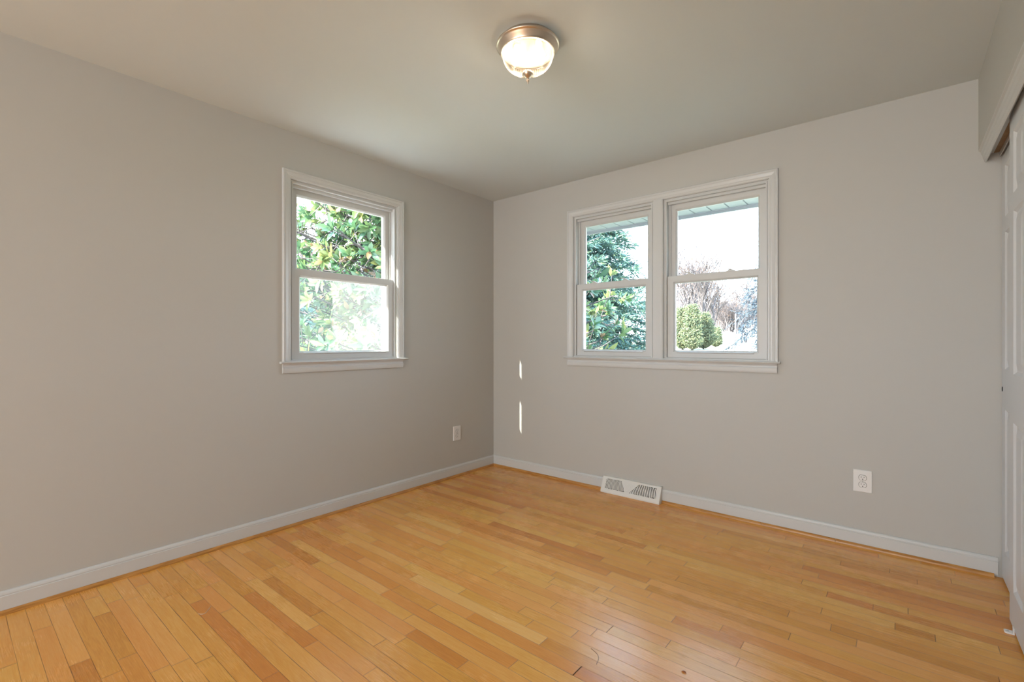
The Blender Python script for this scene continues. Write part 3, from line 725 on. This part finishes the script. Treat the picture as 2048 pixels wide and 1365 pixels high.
def bare_tree(name, seed, Ht, label, leafy=.3, pale=False, spread=.5):
    rnd = random.Random(seed); r = empty(name, (0,0,0), label=label, cat='tree', group='bare trees of the far woods'); wood = MB(); fol = MB()
    def grow(p, d, L, rad, lev):
        n = 4; pts = [p]; q = p; dd = d.copy()
        for i in range(n):
            dd = (dd + Vector((rnd.gauss(0,.10), rnd.gauss(0,.10), .05))).normalized(); q = q + dd*L/n; pts.append(q)
        wood.tube(pts, [max(.021, rad*(1-.45*i/n)*1.3) for i in range(n+1)], 4 if lev < 2 else 3, caps=False)
        if lev >= 4:
            for _ in range(3):
                if rnd.random() < leafy:
                    a = q + Vector((rnd.gauss(0,.12), rnd.gauss(0,.12), rnd.gauss(0,.12))); s = Vector((rnd.gauss(0,1), rnd.gauss(0,1), rnd.gauss(0,1))).normalized()*.07; t = s.orthogonal().normalized()*.05
                    fol.add([a-s, a+t, a+s, a-t], [(0,1,2,3)], False, (rnd.random(),0,0,1))
            return
        k = 7 if lev == 0 else (5 if lev == 1 else 3)
        for i in range(k):
            f = rnd.uniform(.45, 1.0) if lev else rnd.uniform(.35, 1.0)
            ii = min(n-1, int(f*n)); b = pts[ii].lerp(pts[ii+1], f*n-ii)
            ax = d.orthogonal().normalized(); ax.rotate(Matrix.Rotation(rnd.uniform(0,6.28), 3, d))
            nd_ = (d + ax*rnd.uniform(.45, 1.0)*spread*1.5 + Vector((0,0,.15))).normalized()
            grow(b, nd_, L*rnd.uniform(.55,.75), rad*.5, lev+1)
    grow(Vector((0,0,-.2)), Vector((0,0,1)), Ht*.5, Ht*.016, 0)
    wood.build('trunk', M['pale_bark' if pale else 'bark'], r, recalc=False)
    if fol.v: fol.build('leaves', M['dryleaf'], r, recalc=False)
    return r
BT = 'bare leafless tree in the far woods line beyond the lawn'
p1 = bare_tree('bare_tree', 41, 10.0, BT, .35); p2 = bare_tree('bare_tree', 42, 8.5, BT, .5, True); p3 = bare_tree('bare_tree', 43, 9.0, BT, .1, spread=.35)
rw = random.Random(9); used = set()
spots = [(1362,52,1.15),(1384,56,1.2),(1404,50,1.1),(1424,58,1.0)] + [(1436+7*i, 84+rw.uniform(0,16), rw.uniform(.75,1.0)) for i in range(10)] + [(1448,92,.9),(1462,96,1.0),(1478,90,.95),(1491,94,.9),(1350,74,1.1),(1372,70,1.0),(1394,76,1.1),(1414,72,1.0),(1496,78,1.15),(1508,84,1.3),(1522,80,1.25),(1484,76,.95)] + \
        [(1352+11*i, 104+rw.uniform(0,14), rw.uniform(.8,1.1)) for i in range(16)] + [(1545+34*i, 84+rw.uniform(0,24), rw.uniform(.9,1.2)) for i in range(12)] + [(600+18*i, 34+rw.uniform(0,14), rw.uniform(.7,1.0)) for i in range(10)] + [(1180+30*i, 62+rw.uniform(0,14), rw.uniform(.7,1.0)) for i in range(5)]
for i, (px, t, sc_) in enumerate(spots):
    src = (p1, p2, p3)[i % 3] if i < 4 or i > 17 else (p3, p2, p3)[i % 3]
    o = src if src.name not in used else copy_tree(src); used.add(src.name) if o is src else None
    o.location = gp(px, t); o.rotation_euler = (0, 0, rw.uniform(0, 6.28)); o.scale = (sc_,)*3

# ------------------------------------------------------------------ far buildings
M['siding'] = new_mat('white_siding', (.80,.78,.76), .7); M['roofing'] = new_mat('pale_roofing', (.62,.58,.56), .8); M['win'] = new_mat('far_window', (.15,.17,.2), .2)
def building(name, px, t, w, dpt, hw, hr, label, door=True, ang=0.0):
    p = gp(px, t); th = math.atan2(CAM.y-p.y, CAM.x-p.x)+math.pi/2+ang
    r = empty(name, p, th, label, 'building')
    m = MB(); m.sweep([[(x, y, z) for x, z in ((-w/2,-.4), (w/2,-.4), (w/2,hw), (0,hw+hr), (-w/2,hw))] for y in (-dpt/2, dpt/2)]); m.build('wall', M['siding'], r)
    m = MB()
    for s in (-1, 1):
        m.sweep([[(s*(w/2+.25), y, hw-.12), (s*(w/2+.25), y, hw-.02), (0, y, hw+hr+.12), (0, y, hw+hr+.01)] for y in (-dpt/2-.2, dpt/2+.2)])
    m.build('roof', M['roofing'], r)
    if door:
        m = MB(); m.box((-.1, -dpt/2-.04, 0), (.75, -dpt/2+.0, 1.25)); m.build('door', new_mat('far_door', (.6,.6,.62), .5), r)
        m = MB(); m.box((-.06, -dpt/2-.06, .1), (.08, -dpt/2-.02, .55)); m.build('window', M['win'], r)
    else:
        m = MB(); m.box((-1.6, -dpt/2-.04, .9), (-.6, -dpt/2, 1.7)); m.build('window', M['win'], r)
building('garden_shed', 1453, 72, 3.6, 4.0, 1.25, .45, 'small white shed with a low gable beyond the arborvitae')
building('neighbor_house', 1562, 62, 7.6, 6.0, 1.9, .9, 'white neighbouring house cut off at the right pane edge', door=False)
pl = gp(1471, 50); m = MB(); m.tube([(pl.x, pl.y, pl.z-.3), (pl.x, pl.y, pl.z+3.4)], [.10,.07], 8)
tag(m.build('utility_pole', M['pale_bark']), 'pale slim utility pole standing right of the white shed', 'pole')
